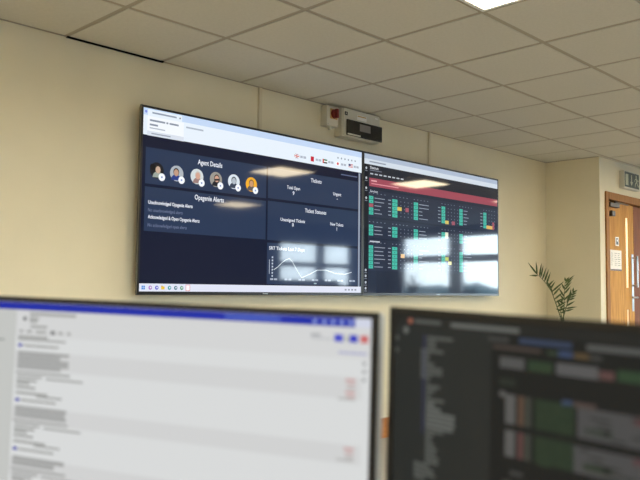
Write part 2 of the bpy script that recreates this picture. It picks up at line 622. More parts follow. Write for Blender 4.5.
def make_tv(x0, label):
    t = thing('wall_television', label, 'television', 'wall televisions', loc=(x0, TVY, TVTOP - TVH))
    W, H = TVW, TVH
    c = MB().box(0.004, W - .004, .008, .032, .004, H - .004, .004)
    c.box(.25, W - .25, .032, .056, .12, H - .2, .006)
    c.build('back_casing', M['black_matt'], t, local=True)
    b = .0115
    f = MB()
    f.box(0, W, -.001, .008, 0, b + .006).box(0, W, -.001, .008, H - b, H).box(0, b, -.001, .008, b, H - b).box(W - b, W, -.001, .008, b, H - b)
    f.build('bezel', M['black'], t, local=True)
    r = MB()
    e = .0025
    r.box(-e, 0, .001, .014, -e, H + e).box(W, W + e, .001, .014, -e, H + e).box(0, W, .001, .014, -e, 0).box(0, W, .001, .014, H, H + e)
    r.build('metal_rim', M['rim'], t, local=True)
    mb = MB().box(W / 2 - .3, W / 2 - .24, .056, .09, .2, H - .25).box(W / 2 + .24, W / 2 + .3, .056, .09, .2, H - .25).box(W / 2 - .4, W / 2 + .4, .07, .09, .45, .55)
    mb.build('wall_bracket', M['black_matt'], t, local=True)
    box('maker_badge', W / 2 - .022, W / 2 + .022, -.0022, -.001, .005, .0095, M['silver'], t, local=True)
    s = colored_slab('screen', b, W - b, .0005, .006, b + .006, H - b, (14, 18, 42), M['tvscreen'], t)
    cv = Canvas(s, M['tvscreen'], b, H - b, .0005, (W - 2 * b) / 1920, (H - 2 * b - .006) / 1080)
    return t, cv


# ---- left television: agent dashboard
t, cv = make_tv(0.4175, 'large wall TV showing a navy blue agent dashboard with round portraits')
NAVY, CARD = (11, 19, 44), (36, 52, 80)
cv.rect('page_background', 0, 0, 1920, 1080, NAVY, 1)
cv.rect('tab_bar', 0, 0, 1920, 42, (192, 212, 240), 2)
cv.rect('address_bar', 0, 42, 1920, 160, (226, 236, 246), 2)
cv.rect('browser_tab', 30, 6, 270, 44, (226, 236, 246), 3)
cv.rect('task_bar', 0, 1034, 1920, 1080, (220, 224, 240), 2)
cv.rect('scroll_bar', 1886, 165, 1904, 1034, (150, 160, 176), 2)
cv.disc('browser_icon', 18, 22, 8, (120, 140, 220), 4)
cv.disc('browser_icon', 255, 24, 5, (90, 100, 120), 4)
cv.rect('browser_text', 60, 18, 230, 28, (140, 152, 170), 4)
cv.rect('tooltip_card', 28, 46, 284, 162, (238, 243, 250), 4)
cv.rect('tooltip_card', 28, 134, 284, 162, (214, 222, 232), 5)
for a_, b_, v_ in ((44, 150, 64), (158, 172, 64), (180, 246, 64), (44, 100, 90)): cv.rect('tooltip_text', a_, v_, b_, v_ + 11, (134, 144, 158), 6)
cv.rect('tooltip_text', 44, 112, 150, 119, (166, 176, 188), 6)
cv.rect('tooltip_text', 56, 144, 190, 151, (150, 160, 174), 6)
cv.rect('browser_text', 300, 66, 430, 76, (168, 178, 192), 4)
for i in range(6):
    cv.disc('browser_icon', 1655 + i * 38, 78, 7, (128, 140, 156), 4, n=8)
# flags with times
fx = [1235, 1388, 1517, 1654, 1795]
for i, u in enumerate(fx):
    n = 'country_flag#%d' % i
    a, b, h = u - 24, u + 24, 15
    v = 122
    if i == 0:
        cv.rect(n, a, v - h, b, v + h, (36, 50, 120), 4)
        cv.line(n, [(a, v - h), (b, v + h)], 8, (240, 240, 240), 5); cv.line(n, [(a, v + h), (b, v - h)], 8, (240, 240, 240), 5)
        cv.rect(n, a, v - 6, b, v + 6, (240, 240, 240), 6); cv.rect(n, u - 6, v - h, u + 6, v + h, (240, 240, 240), 6)
        cv.rect(n, a, v - 3, b, v + 3, (200, 30, 40), 7); cv.rect(n, u - 3, v - h, u + 3, v + h, (200, 30, 40), 7)
    elif i == 1:
        cv.rect(n, u - 16, v - h - 3, u + 16, v + h + 3, (190, 20, 50), 4)
    elif i == 2:
        cv.rect(n, a, v - h, b, v - h / 3, (20, 110, 60), 4); cv.rect(n, a, v - h / 3, b, v + h / 3, (245, 245, 245), 4); cv.rect(n, a, v + h / 3, b, v + h, (16, 16, 16), 4)
        cv.rect(n, a, v - h, a + 12, v + h, (200, 20, 30), 5)
    elif i == 3:
        cv.rect(n, a, v - h, b, v + h, (244, 244, 246), 4); cv.disc(n, u, v, 10, (200, 20, 50), 5)
    else:
        for q in range(6):
            cv.rect(n, a, v - h + q * 5, b, v - h + q * 5 + 5, (190, 40, 60) if q % 2 == 0 else (240, 240, 244), 4)
        cv.rect(n, a, v - h, u, v + 1, (40, 50, 110), 5)
    cv.rect('clock_text', u + 34, v - 8, u + 58, v + 8, (170, 178, 192), 4)
    cv.rect('clock_text', u + 64, v - 8, u + 90, v + 8, (170, 178, 192), 4)
cv.rect('browser_text', 1690, 194, 1870, 202, (92, 104, 140), 4)
# cards
cv.rect('dashboard_card#agent', 22, 232, 956, 448, CARD, 3)
cv.rect('dashboard_card#alerts', 22, 466, 956, 727, CARD, 3)
cv.rect('dashboard_card#tickets', 972, 232, 1880, 444, CARD, 3)
cv.rect('dashboard_card#statuses', 972, 462, 1880, 728, CARD, 3)
cv.rect('dashboard_card#chart', 972, 746, 1880, 1026, CARD, 3)
W_ = (236, 240, 248)
cv.text('dashboard_text', 'Agent Details', 488, 288, 44, W_, 5, 'CENTER', 190, .6)
cv.text('dashboard_text', 'Opsgenie Alerts', 488, 510, 44, W_, 5, 'CENTER', 226, .6)
cv.text('dashboard_text', 'Unacknowledged Opsgenie Alerts', 47, 566, 30, W_, 5, 'LEFT', 314, .6)
cv.text('dashboard_text', 'No unacknowledged alerts', 47, 611, 28, (116, 126, 156), 5, 'LEFT', 242)
cv.text('dashboard_text', 'Acknowledged & Open Opsgenie Alerts', 47, 652, 30, W_, 5, 'LEFT', 368, .6)
cv.text('dashboard_text', 'No acknowledged open alerts', 47, 700, 28, (116, 126, 156), 5, 'LEFT', 274)
cv.text('dashboard_text', 'Tickets', 1430, 291, 40, W_, 5, 'CENTER', 108, .4)
cv.text('dashboard_text', 'Total Open', 1208, 362, 32, W_, 5, 'CENTER', 124, .4)
cv.text('dashboard_text', '9', 1208, 400, 36, W_, 5, 'CENTER', None, .6)
cv.text('dashboard_text', 'Urgent', 1650, 362, 32, W_, 5, 'CENTER', 86, .4)
cv.text('dashboard_text', '-', 1650, 396, 36, W_, 5, 'CENTER', None, .4)
cv.text('dashboard_text', 'Ticket Statuses', 1428, 513, 40, W_, 5, 'CENTER', 214, .4)
cv.text('dashboard_text', 'Unassigned Tickets', 1206, 590, 32, W_, 5, 'CENTER', 232, .4)
cv.text('dashboard_text', '0', 1206, 622, 34, W_, 5, 'CENTER', None, .6)
cv.text('dashboard_text', 'New Tickets', 1649, 588, 32, W_, 5, 'CENTER', 138, .4)
cv.text('dashboard_text', '1', 1649, 622, 34, W_, 5, 'CENTER', None, .6)
cv.text('dashboard_text', 'SRT Tickets Last 7 Days', 990, 792, 32, W_, 5, 'LEFT', 330, .5)
cv.line('chart_line', [(1034, 928), (1070, 908), (1105, 880), (1140, 858), (1176, 846), (1205, 868), (1250, 926), (1296, 977), (1370, 952), (1449, 920), (1540, 918), (1640, 940), (1740, 944), (1815, 926)], 4, (226, 234, 240), 5)
cv.rect('chart_line', 992, 860, 996, 956, (200, 208, 220), 5)
for i in range(7):
    cv.rect('chart_text', 1015, 838 + i * 21, 1027, 850 + i * 21, (190, 198, 212), 5)
    cv.rect('chart_text', 1003 + i * 131, 986, 1030 + i * 131, 998, (170, 178, 194), 5)
    cv.rect('chart_text', 1038 + i * 131, 986, 1066 + i * 131, 998, (170, 178, 194), 5)
cv.rect('chart_text', 1418, 1012, 1444, 1020, (170, 190, 200), 5)
# portraits: backdrop, jacket, face, hair, cap colour
PEOPLE = [((26, 26, 30), (150, 160, 150), (196, 168, 146), (40, 32, 28)),
          ((170, 178, 186), (36, 58, 130), (190, 150, 126), (40, 32, 30)),
          ((206, 214, 216), (150, 120, 116), (206, 160, 140), (196, 186, 176)),
          ((150, 148, 140), (30, 30, 34), (206, 160, 138), (56, 40, 34)),
          ((214, 224, 232), (52, 64, 84), (176, 186, 196), (46, 54, 66)),
          ((232, 170, 40), (92, 84, 80), (200, 150, 110), (120, 84, 40))]
AV = [(100, 363), (240, 365), (389, 366), (535, 368), (679, 366), (826, 368)]
for i, ((u, v), (bgc, jac, face, hair)) in enumerate(zip(AV, PEOPLE)):
    n = 'profile_picture#%d' % i
    cv.disc(n, u, v, 48, bgc, 5, n=28)
    dx = (8, -4, 6, 6, 0, 0)[i]
    cv.disc(n, u + dx, v + 42, 36, jac, 6, math.pi, 2 * math.pi, ry=36)
    cv.disc(n, u + dx, v - 8, 21, hair, 7, ry=25)
    cv.disc(n, u + dx, v - 4, 17, face, 8, ry=21)
    if i == 3: cv.line(n, [(u - 14, v + 4), (u + 30, v - 2)], 12, (30, 30, 34), 9)
    if i == 0: cv.disc(n, u - 30, v - 18, 18, (14, 14, 16), 9)
    m_ = 'status_badge#%d' % i
    cv.disc(m_, u + 35, v + 37, 23, (240, 244, 250), 10)
    cv.disc(m_, u + 35, v + 37, 6, (120, 140, 190), 11, n=10)
# task bar icons
for i, (u, c) in enumerate(zip((28, 75, 119, 161, 207, 251, 294, 339), ((40, 130, 214), (170, 110, 190), (90, 90, 200), (226, 190, 60), (40, 150, 160), (50, 110, 130), (80, 150, 110), (214, 110, 120)))):
    n = 'taskbar_icon#%d' % i
    if i == 0:
        for a in (-11, 1):
            for b in (-11, 1): cv.rect(n, u + a, 1058 + b, u + a + 10, 1058 + b + 10, c, 4)
    elif i == 3:
        cv.rect(n, u - 12, 1050, u + 12, 1068, c, 4); cv.rect(n, u - 12, 1046, u - 1, 1051, (200, 150, 40), 4)
    elif i == 7:
        cv.rect(n, u - 16, 1038, u + 16, 1076, c, 4); cv.rect(n, u - 13, 1041, u + 13, 1073, (248, 240, 244), 5)
    else:
        cv.disc(n, u, 1058, 12, c, 4); cv.disc(n, u + 2, 1057, 5, (232, 236, 244), 5)
for i in range(4): cv.rect('taskbar_icon#tray', 1740 + i * 36, 1052, 1760 + i * 36, 1064, (130, 140, 156), 4)
cv.finish()

# ---- right television: status board
t2, cv = make_tv(0.4175 + TVW + .0065, 'large wall TV showing a dark status board with teal bars and red stripe')
TEAL, YEL, RED = (66, 182, 160), (214, 188, 92), (160, 82, 96)
cv.rect('page_background', 0, 0, 1920, 1080, (32, 40, 56), 1)
cv.rect('tab_bar', 0, 0, 1920, 38, (170, 184, 204), 2)
cv.rect('address_bar', 0, 38, 1920, 80, (206, 216, 226), 2)
cv.rect('browser_text', 60, 52, 260, 62, (140, 150, 166), 3)
cv.rect('page_header', 0, 80, 1920, 182, (32, 36, 46), 2)
cv.rect('side_menu', 0, 80, 50, 1080, (18, 22, 30), 3)
for v in (112, 190, 268, 346, 905, 950, 1000, 1045):
    cv.disc('menu_icon', 24, v, 10, (190, 196, 206), 4, n=10)
    cv.rect('menu_icon', 10, v + 18, 38, v + 24, (120, 126, 138), 4)
cv.text('board_text', 'Status', 68, 112, 30, (224, 228, 234), 4, 'LEFT', 100, .3)
cv.rect('board_text', 68, 120, 210, 127, (110, 116, 130), 4)
for i in range(8): cv.rect('board_text', 70 + i * 54, 146, 70 + i * 54 + 36, 156, (190, 196, 206), 4)
cv.rect('alert_stripe', 60, 184, 1912, 250, (152, 68, 84), 3)
cv.rect('alert_text', 84, 200, 150, 210, (226, 170, 176), 4)
cv.rect('alert_text', 84, 224, 420, 232, (214, 140, 150), 4)
cv.text('board_text', 'Services', 70, 296, 26, (216, 220, 228), 4, 'LEFT', 90, .2)
cv.rect('board_text', 70, 676, 190, 686, (190, 196, 206), 4)
CH, CW = 30, 0


def column(name, u0, u1, v0, v1, rows=5):
    h = (v1 - v0) / rows
    for q in range(rows):
        cv.rect(name, u0, v0 + q * h + 2, u1, v0 + (q + 1) * h - 2, TEAL, 4)
        cv.rect(name, (u0 + u1) / 2 - 7, v0 + (q + .5) * h - 3, (u0 + u1) / 2 + 7, v0 + (q + .5) * h + 3, (30, 120, 110), 5)


def names(u, v0, v1, rows, seed, c=(150, 158, 172)):
    rnd = random.Random(seed)
    h = (v1 - v0) / rows
    for q in range(rows):
        cv.rect('board_text', u, v0 + (q + .5) * h - 3, u + rnd.uniform(40, 140), v0 + (q + .5) * h + 3, c, 4)


BLK = [(324, 474, 5), (549, 637, 3), (710, 893, 6)]
for bi, (v0, v1, rows) in enumerate(BLK):
    cv.rect('table_band#%d' % bi, 56, v0 - 46, 1912, v1 + 16, (38, 46, 64), 2)
    for ci, (u0, u1) in enumerate(((58, 109), (341, 406), (621, 678), (1012, 1066), (1282, 1334), (1672, 1724))):
        if bi == 2 and ci == 5: continue
        column('status_column#%d%d' % (bi, ci), u0, u1, v0, v1, rows)
        if ci in (0, 2, 4): names(u1 + 14, v0, v1, rows, bi * 10 + ci)
        else:
            for q in range(rows):
                vv = v0 + (q + .5) * (v1 - v0) / rows
                cv.rect('board_text', u0 - 50, vv - 3, u0 - 16, vv + 3, (160, 168, 182), 4)
                for d in range(4):
                    if u1 + 40 + d * 48 < 1890: cv.rect('board_dot', u1 + 40 + d * 48, vv - 3, u1 + 50 + d * 48, vv + 4, (116, 124, 140), 4)
        for d in range(5):
            cv.rect('board_dot', u0 + d * 46, v0 - 24, u0 + 14 + d * 46, v0 - 18, (116, 124, 140), 4)
for (u0, v0, u1, v1, c) in ((58, 386, 109, 412, RED), (406, 384, 461, 414, YEL), (511, 383, 553, 417, RED), (1066, 446, 1118, 476, YEL), (1166, 446, 1212, 478, RED), (1724, 444, 1826, 476, (220, 180, 100)), (1826, 408, 1858, 478, RED), (452, 764, 500, 796, (230, 190, 130)), (1066, 766, 1116, 796, (190, 200, 90)), (1112, 802, 1160, 832, (240, 230, 150)), (1066, 549, 1110, 600, (226, 226, 200))):
    cv.rect('status_flag#%d' % (u0 + 7 * v0), u0, v0, u1, v1, c, 6)
cv.finish()

# ------------------------------------------------------------------ cable trunking on the wall
for x, lab in ((1.362, 'slim cream cable trunking above the blue dashboard TV'), (3.243, 'slim cream cable trunking above the status board TV')):
    t = thing('cable_trunking', lab, 'trunking', 'cable trunking', loc=(x, 0, 1.9))
    box('base_channel', x - .014, x + .014, -.012, 0, 1.75, CEIL - .004, M['trunk'], t)
    box('lid', x - .0125, x + .0125, -.017, -.012, 1.75, CEIL - .004, M['trunk'], t, .0015)

# ------------------------------------------------------------------ isolator switch and distribution board
z = CEIL
iso = thing('isolator_switch', 'pale grey isolator box with red rotary handle under the ceiling', 'switch', loc=(2.0, 0, z - .16))
box('enclosure', 1.94, 2.06, -.066, 0, z - .165, z - .018, M['grey'], iso, .004)
box('yellow_plate', 1.972, 2.046, -.070, -.066, z - .112, z - .038, M['yellow'], iso, .002)
MB().cyl((2.012, -.070, z - .075), (2.012, -.084, z - .075), .034, .031, 24).build('handle_collar', M['red'], iso)
h = MB().box(2.000, 2.024, -.108, -.084, z - .108, z - .042, .005)
h.build('rotary_handle', M['red'], iso)
MB().cyl((2.0, -.035, z - .165), (2.0, -.035, z - .185), .012, None, 16).build('cable_gland', M['grey'], iso)
for sx in (1.952, 2.052):
    MB().cyl((sx, -.066, z - .155), (sx, -.068, z - .155), .004, None, 10).build('screw', M['steel'], iso)
db = thing('distribution_board', 'grey distribution board with smoked cover beside the isolator box', 'fuse box', loc=(2.3, 0, z - .22))
box('enclosure', 2.085, 2.505, -.075, 0, z - .222, z - .012, M['grey'], db, .006)
box('front_cover', 2.092, 2.500, -.086, -.075, z - .216, z - .014, M['grey'], db, .004)
cw = MB().box(2.118, 2.515, -.100, -.086, z - .212, z - .094, .006)
cw.build('smoked_window', M['smoked'], db)
box('rating_label', 2.24, 2.345, -.0868, -.086, z - .080, z - .044, M['paper'], db)
box('warning_strip', 2.245, 2.34, -.0872, -.0868, z - .056, z - .048, M['yellow'], db)
box('circuit_label', 2.255, 2.375, -.1006, -.100, z - .165, z - .112, M['ink'], db)
MB().box(2.105, 2.135, -.0872, -.086, z - .066, z - .040).build('hazard_mark', M['black'], db)
box('cover_highlight', 2.122, 2.26, -.104, -.100, z - .208, z - .198, M['grey'], db)  # pale strip painting the gloss highlight along the smoked window
box('hazard_bar', 2.116, 2.124, -.0876, -.0872, z - .058, z - .048, M['grey'], db)
box('maker_mark', 2.445, 2.475, -.0868, -.086, z - .042, z - .032, M['paper'], db)

# ------------------------------------------------------------------ oak door, frame and fittings
door = thing('door_1', 'oak door with slim vision panels in an oak frame', 'door', loc=(6.0, RY, 0), kind='structure')
FX0, FX1 = 5.385, 6.67          # outer edge of the architrave
JX0, JX1 = 5.455, 6.60          # clear opening
yA, yB = RY - .016, RY + .14
a = MB().box(FX0, JX0, yA, RY, 0, 2.125, .003)
a.build('architrave', M['oak_frame'], door)
MB().box(JX1, FX1, yA, RY, 0, 2.125, .003).build('architrave', M['oak_frame'], door)
MB().box(JX0, JX1, yA, RY, 2.05, 2.125, .003).build('architrave', M['oak_frame'], door)
MB().box(DX0, JX0, RY, yB, 0, 2.115).build('jamb', M['oak_frame'], door)
MB().box(JX1, DX1, RY, yB, 0, 2.115).build('jamb', M['oak_frame'], door)
MB().box(JX0, JX1, RY, yB, 2.05, 2.115).build('head_jamb', M['oak_frame'], door)
LY0, LY1 = RY + .035, RY + .075    # leaf set back in the frame
LX0, LX1 = JX0 + .003, 6.165
VX0, VX1 = 5.958, 6.022
SL = [(.18, .95), (1.175, 1.905)]       # lower and upper vision slots
lf = MB()
lf.box(LX0, VX0, LY0, LY1, .006, 2.045)
lf.box(VX1, LX1, LY0, LY1, .006, 2.045)
for a0, a1 in ((.006, SL[0][0]), (SL[0][1], SL[1][0]), (SL[1][1], 2.045)):
    lf.box(VX0, VX1, LY0, LY1, a0, a1)
leaf = lf.build('door_leaf', M['oak'], door)
for a0, a1 in SL:
    box('vision_pane', VX0, VX1, LY0 + .001, LY0 + .007, a0, a1, M['frosted'], leaf)
    b = MB()
    b.box(VX0 - .007, VX0, LY0 - .003, LY0, a0 - .007, a1 + .007).box(VX1, VX1 + .007, LY0 - .003, LY0, a0 - .007, a1 + .007)
    b.box(VX0, VX1, LY0 - .003, LY0, a0 - .007, a0).box(VX0, VX1, LY0 - .003, LY0, a1, a1 + .007)
    b.build('glazing_bead', M['oak'], leaf)
box('side_leaf', LX1 + .004, JX1 - .003, LY0, LY1, .006, 2.045, M['oak_red'], door)
box('closer_box', LX0 + .05, LX0 + .28, LY0 - .04, LY0, 1.985, 2.03, M['bronze'], door, .006)
ca = MB().box(LX0 + .12, LX0 + .45, LY0 - .06, LY0 - .045, 2.024, 2.034)
ca.build('closer_arm', M['bronze'], door)
box('closer_bracket', LX0 + .02, LX0 + .1, LY0 - .07, LY0 - .012, 1.885, 1.94, M['bronze'], door, .006)
pp = MB().box(6.10, 6.15, LY0 - .004, LY0, .93, 1.53, .0015)
plate = pp.build('handle_plate', M['steel'], door)
lv = MB().cyl((6.125, LY0 - .004, 1.075), (6.125, LY0 - .055, 1.075), .011, None, 14)
lv.cyl((6.135, LY0 - .05, 1.075), (5.995, LY0 - .05, 1.075), .0095, None, 14)
lv.build('lever', M['steel'], plate)
gr = MB().cyl((6.125, LY0 - .004, 1.49), (6.125, LY0 - .05, 1.49), .009, None, 12).cyl((6.125, LY0 - .004, 1.20), (6.125, LY0 - .05, 1.20), .009, None, 12)
gr.cyl((6.125, LY0 - .05, 1.51), (6.125, LY0 - .05, 1.18), .0105, None, 14)
gr.build('pull_bar', M['steel'], plate)
# notice sheet and small sign, fixed to the leaf
t = thing('notice_sheet', 'white printed notice sheet fixed to the oak door', 'notice', loc=(5.70, LY0, 1.35))
nx0, nx1, nz0, nz1 = 5.575, 5.845, 1.345, 1.555
box('sheet', nx0, nx1, LY0 - .0022, LY0 - .0002, nz0, nz1, M['paper'], t)
pr = MB()
rnd = random.Random(3)
for cidx in range(3):
    for q in range(7):
        x0 = nx0 + .02 + cidx * .08
        pr.box(x0, x0 + rnd.uniform(.03, .065), LY0 - .0028, LY0 - .0022, nz1 - .035 - q * .02, nz1 - .031 - q * .02)
pr.build('printed_lines', M['ink'], t)
box('footer_strip', nx0, nx1, LY0 - .0028, LY0 - .0022, nz0, nz0 + .016, M['ink'], t)
t = thing('door_plate', 'small white and black sign plate above the notice sheet', 'sign', loc=(5.735, LY0, 1.60))
box('plate', 5.70, 5.785, LY0 - .003, LY0 - .0003, 1.60, 1.69, M['paper'], t, .0008)
box('black_field', 5.715, 5.772, LY0 - .0036, LY0 - .003, 1.612, 1.678, M['black'], t)
MB().cyl((5.744, LY0 - .0036, 1.655), (5.744, LY0 - .0042, 1.655), .013, None, 14).build('white_mark', M['paper'], t)

# ------------------------------------------------------------------ exit sign
ex = thing('exit_sign', 'green running man exit sign box above the oak door', 'exit sign', loc=(5.92, RY, CEIL - .265))
EX0, EX1, EZ0, EZ1, EY = 5.735, 6.115, CEIL - .265, CEIL - .085, RY - .055
box('housing', EX0, EX1, EY, RY, EZ0, EZ1, M['grey'], ex, .004)
pn = box('sign_panel', EX0 + .012, EX1 - .010, EY - .003, EY, EZ0 + .016, EZ1 - .010, M['sign_green'], ex)
yy = EY - .0032


def flat(name, pts, material, parent):
    return MB().poly([(p[0], yy, p[1]) for p in pts], (0, -.0006, 0)).build(name, material, parent)


cz = (EZ0 + EZ1) / 2 + .003
flat('pictogram_door', [(EX0 + .022, cz - .06), (EX0 + .092, cz - .06), (EX0 + .092, cz + .055), (EX0 + .022, cz + .055)], M['sign_white'], pn)
ax = EX0 + .175
flat('arrow', [(ax - .010, cz + .055), (ax - .010, cz - .015), (ax - .034, cz - .015), (ax, cz - .060), (ax + .034, cz - .015), (ax + .010, cz - .015), (ax + .010, cz + .055)], M['sign_white'], pn)
mx = EX0 + .30
man = MB()


def limb(a, b, w):
    a, b = Vector((a[0], 0, a[1])), Vector((b[0], 0, b[1]))
    d = (b - a).normalized()
    n = Vector((-d.z, 0, d.x)) * w / 2
    man.poly([(p.x + mx, yy, p.z + cz) for p in (a - n, b - n, b + n, a + n)], (0, -.0006, 0))


man.poly([(mx - .004 + .014 * math.cos(k * math.pi / 6), yy, cz + .050 + .014 * math.sin(k * math.pi / 6)) for k in range(12)], (0, -.0006, 0))
limb((0.0, .036), (.008, -.008), .024)
limb((-.002, .03), (-.036, .018), .011); limb((-.036, .018), (-.046, -.004), .010)
limb((.004, .03), (.034, .004), .011); limb((.034, .004), (.052, .014), .010)
limb((.004, -.006), (-.026, -.026), .014); limb((-.026, -.026), (-.036, -.060), .012)
limb((.012, -.006), (.028, -.036), .014); limb((.028, -.036), (.056, -.050), .012)
man.build('running_figure', M['sign_white'], pn)

# ------------------------------------------------------------------ potted palm in the corner
PC = Vector((4.98, -.28, 0))
tdir = Vector((.44957, -.89324, 0))
ndir = Vector((.89324, .44957, 0))
palm = thing('potted_palm', 'green feathery palm in a pot in the wall corner', 'plant', loc=PC)
MB().lathe(PC, [(.12, 0), (.13, .01), (.165, .30), (.175, .31), (.175, .34), (.155, .34), (.15, .31)]).build('pot', M['pot'], palm, smooth=True)
MB().lathe(PC, [(.148, .29), (.148, .305), (.02, .312)]).build('soil', M['soil'], palm)


def P3(a, zz, d=0.0):
    return PC + tdir * a + ndir * d + Vector((0, 0, zz))


def crop(x, y):       # position in the plane of the plant
    return (-.363 + x / 480 * .740, 1.531 - y * .6605 / 410)


def leaflet(parent, a, b, wid, d0, d1, bend=0.02):
    (ax_, az_), (bx_, bz_) = a, b
    p0, p1 = P3(ax_, az_, d0), P3(bx_, bz_, d1)
    d = p1 - p0
    s = d.cross(ndir).normalized()
    prof = [(0, .35), (.25, 1.0), (.6, .8), (1.0, .04)]
    mb = MB()
    rows = []
    for tt, wv in prof:
        c = p0 + d * tt + Vector((0, 0, -bend * tt * tt)) + ndir * (.006 * tt)
        rows.append([mb.bm.verts.new(c - s * wid * wv / 2), mb.bm.verts.new(c + ndir * wid * .25 * wv), mb.bm.verts.new(c + s * wid * wv / 2)])
    for A, B in zip(rows, rows[1:]):
        for q in range(2): mb.bm.faces.new((A[q], A[q + 1], B[q + 1], B[q]))
    return mb.build('leaflet', M['leaf'], parent, smooth=True)


FR = [
    # rachis in crop pixels, leaflets (from, to)
    ([(245, 410), (215, 320), (190, 250), (160, 205), (125, 165), (104, 148)], -.02,
     [((104, 148), (48, 72)), ((104, 150), (98, 66)), ((108, 156), (54, 152)), ((118, 158), (132, 76)), ((126, 166), (142, 92)), ((136, 176), (160, 104)),
      ((148, 190), (176, 112)), ((160, 204), (186, 130)), ((170, 218), (206, 178)), ((182, 236), (214, 186)), ((192, 252), (268, 184)), ((200, 272), (250, 214)),
      ((208, 296), (262, 250)), ((214, 316), (270, 282)), ((222, 342), (280, 306)), ((230, 366), (284, 338)), ((196, 262), (176, 196)), ((178, 230), (160, 176))]),
    ([(260, 410), (264, 340), (266, 270), (270, 210), (274, 180)], .03,
     [((274, 186), (270, 160)), ((274, 188), (300, 158)), ((272, 200), (328, 148)), ((270, 220), (322, 162)), ((268, 240), (312, 186)), ((268, 262), (306, 214)),
      ((266, 282), (232, 224)), ((268, 236), (250, 196)), ((266, 300), (236, 262)), ((264, 322), (226, 300)), ((266, 300), (300, 262))]),
    ([(258, 410), (272, 360), (288, 312), (304, 280), (318, 250)], .07,
     [((318, 252), (322, 222)), ((316, 258), (346, 236)), ((308, 272), (342, 252)), ((302, 286), (340, 268)), ((296, 300), (332, 284)), ((304, 282), (306, 228)), ((292, 308), (300, 250)),
      ((284, 324), (292, 268)), ((276, 352), (342, 338)), ((272, 368), (322, 352)), ((280, 336), (330, 304)), ((270, 374), (240, 340))]),
    ([(252, 412), (244, 380), (240, 350), (246, 318)], .10,
     [((246, 318), (262, 280)), ((242, 336), (222, 300)), ((242, 350), (272, 324)), ((242, 366), (214, 352)), ((244, 380), (276, 366))]),
]
for rach, dep, lfs in FR:
    pts2 = [crop(*p) for p in rach]
    b0 = pts2[0]
    path = [P3(0.0 + dep * .3, .30, dep * .2), P3(b0[0] * .6, .60, dep * .5)] + [P3(a, zz, dep) for a, zz in pts2]
    n = len(path)
    fr = MB().tube(path, [.007 - .0055 * i / (n - 1) for i in range(n)], 6).build('frond', M['leaf'], palm, smooth=True)
    for a, b in lfs:
        leaflet(fr, crop(*a), crop(*b), .017, dep, dep + random.uniform(-.03, .03), .004)

# ------------------------------------------------------------------ foreground desk and monitors
DZT = .73
desk = thing('office_desk', 'beech laminate office desk carrying the two blurred monitors', 'desk', loc=(-1.3, -3.2, 0))
box('desk_top', -1.72, -.86, -4.25, -2.3, DZT - .025, DZT, M['desk'], desk, .003)
for y in (-4.15, -2.42):
    for x in (-1.62, -.96):
        box('leg', x - .03, x + .03, y - .03, y + .03, 0, DZT - .025, M['silver'], desk, .004)
    box('cross_rail', -1.59, -.99, y - .02, y + .02, DZT - .075, DZT - .03, M['silver'], desk)
box('back_rail', -.975, -.945, -4.12, -2.45, DZT - .12, DZT - .03, M['silver'], desk)


def make_monitor(label, TL, R, U, N, W, H, rim, thick):
    R, U, N = Vector(R).normalized(), Vector(U).normalized(), Vector(N).normalized()
    base = Vector(TL) + R * (W / 2) - U * H
    rot = Matrix((R, -N, U)).transposed()
    t = thing('desk_monitor', label, 'monitor', 'desk monitors', loc=base, rot=rot)
    w2 = W / 2
    b = .0075
    c = MB().box(-w2 + .001, w2 + .001, .004, thick, .001, H + .001, .003)
    c.box(-w2 * .6, w2 * .6, thick, thick + .022, .07, H * .75, .008)
    c.build('back_shell', rim, t, local=True)
    f = MB()
    f.box(-w2, w2, -.0015, .005, 0, .016).box(-w2, w2 + .002, -.0015, .005, H - b * .55, H + .0025).box(-w2, -w2 + b, -.0015, .005, .016, H - b * .55).box(w2 - b * .6, w2 + .002, -.0015, .005, .016, H - b * .55)
    f.build('bezel', M['black_matt'], t, local=True)
    # stand: neck and foot, upright on the desk
    inv = WM[t.name].inverted()
    bc = base - N * (thick + .035) + U * (H * .4)
    st = MB()
    st.box(bc.x - .025, bc.x + .025, bc.y - .025, bc.y + .025, DZT + .010, bc.z, .006)
    st.build('stand_neck', M['black_matt'], t)
    MB().cyl((bc.x, bc.y, DZT + .0005), (bc.x, bc.y, DZT + .012), .11, .105, 32).build('stand_foot', M['black_matt'], t)
    hp = bc + N * .03
    MB().cyl(hp - N * .06, hp + N * .012, .03, None, 16).build('stand_joint', M['black_matt'], t)
    return t, w2, H


# ---- left monitor: pale web page with a blue top bar
t, w2, H = make_monitor('blurred desk monitor showing a pale web page under a blue bar', (-1.4579, -2.671, 1.1091), (.3664, -.9302, -.0209), (.0077, -.0195, .9998), (-.9304, -.3665, 0), .58, .34, M['shell'], .028)
s = colored_slab('screen', -w2 + .0075, w2 - .0045, -.0005, .004, .016, H - .00375, (214, 216, 216), M['lcd'], t)
cv = Canvas(s, M['lcd'], -w2, H, -.0005, .001, .001)
PAGE, BAND = (222, 224, 224), (214, 215, 215)
cv.rect('page_background', 8, 4, 575, 324, PAGE, 1)
cv.rect('title_bar', 8, 4.5, 575, 14, (26, 44, 168), 2)
cv.rect('title_text', 400, 6, 470, 12, (70, 92, 190), 3)
cv.rect('title_button', 557, 4.5, 575, 14, (214, 218, 234), 3)
for u in (511, 522, 532, 542, 552): cv.disc('toolbar_icon', u, 9.5, 2.4, (150, 166, 226), 3, n=10)
cv.rect('side_panel', 8, 14, 93, 324, (200, 202, 199), 2)
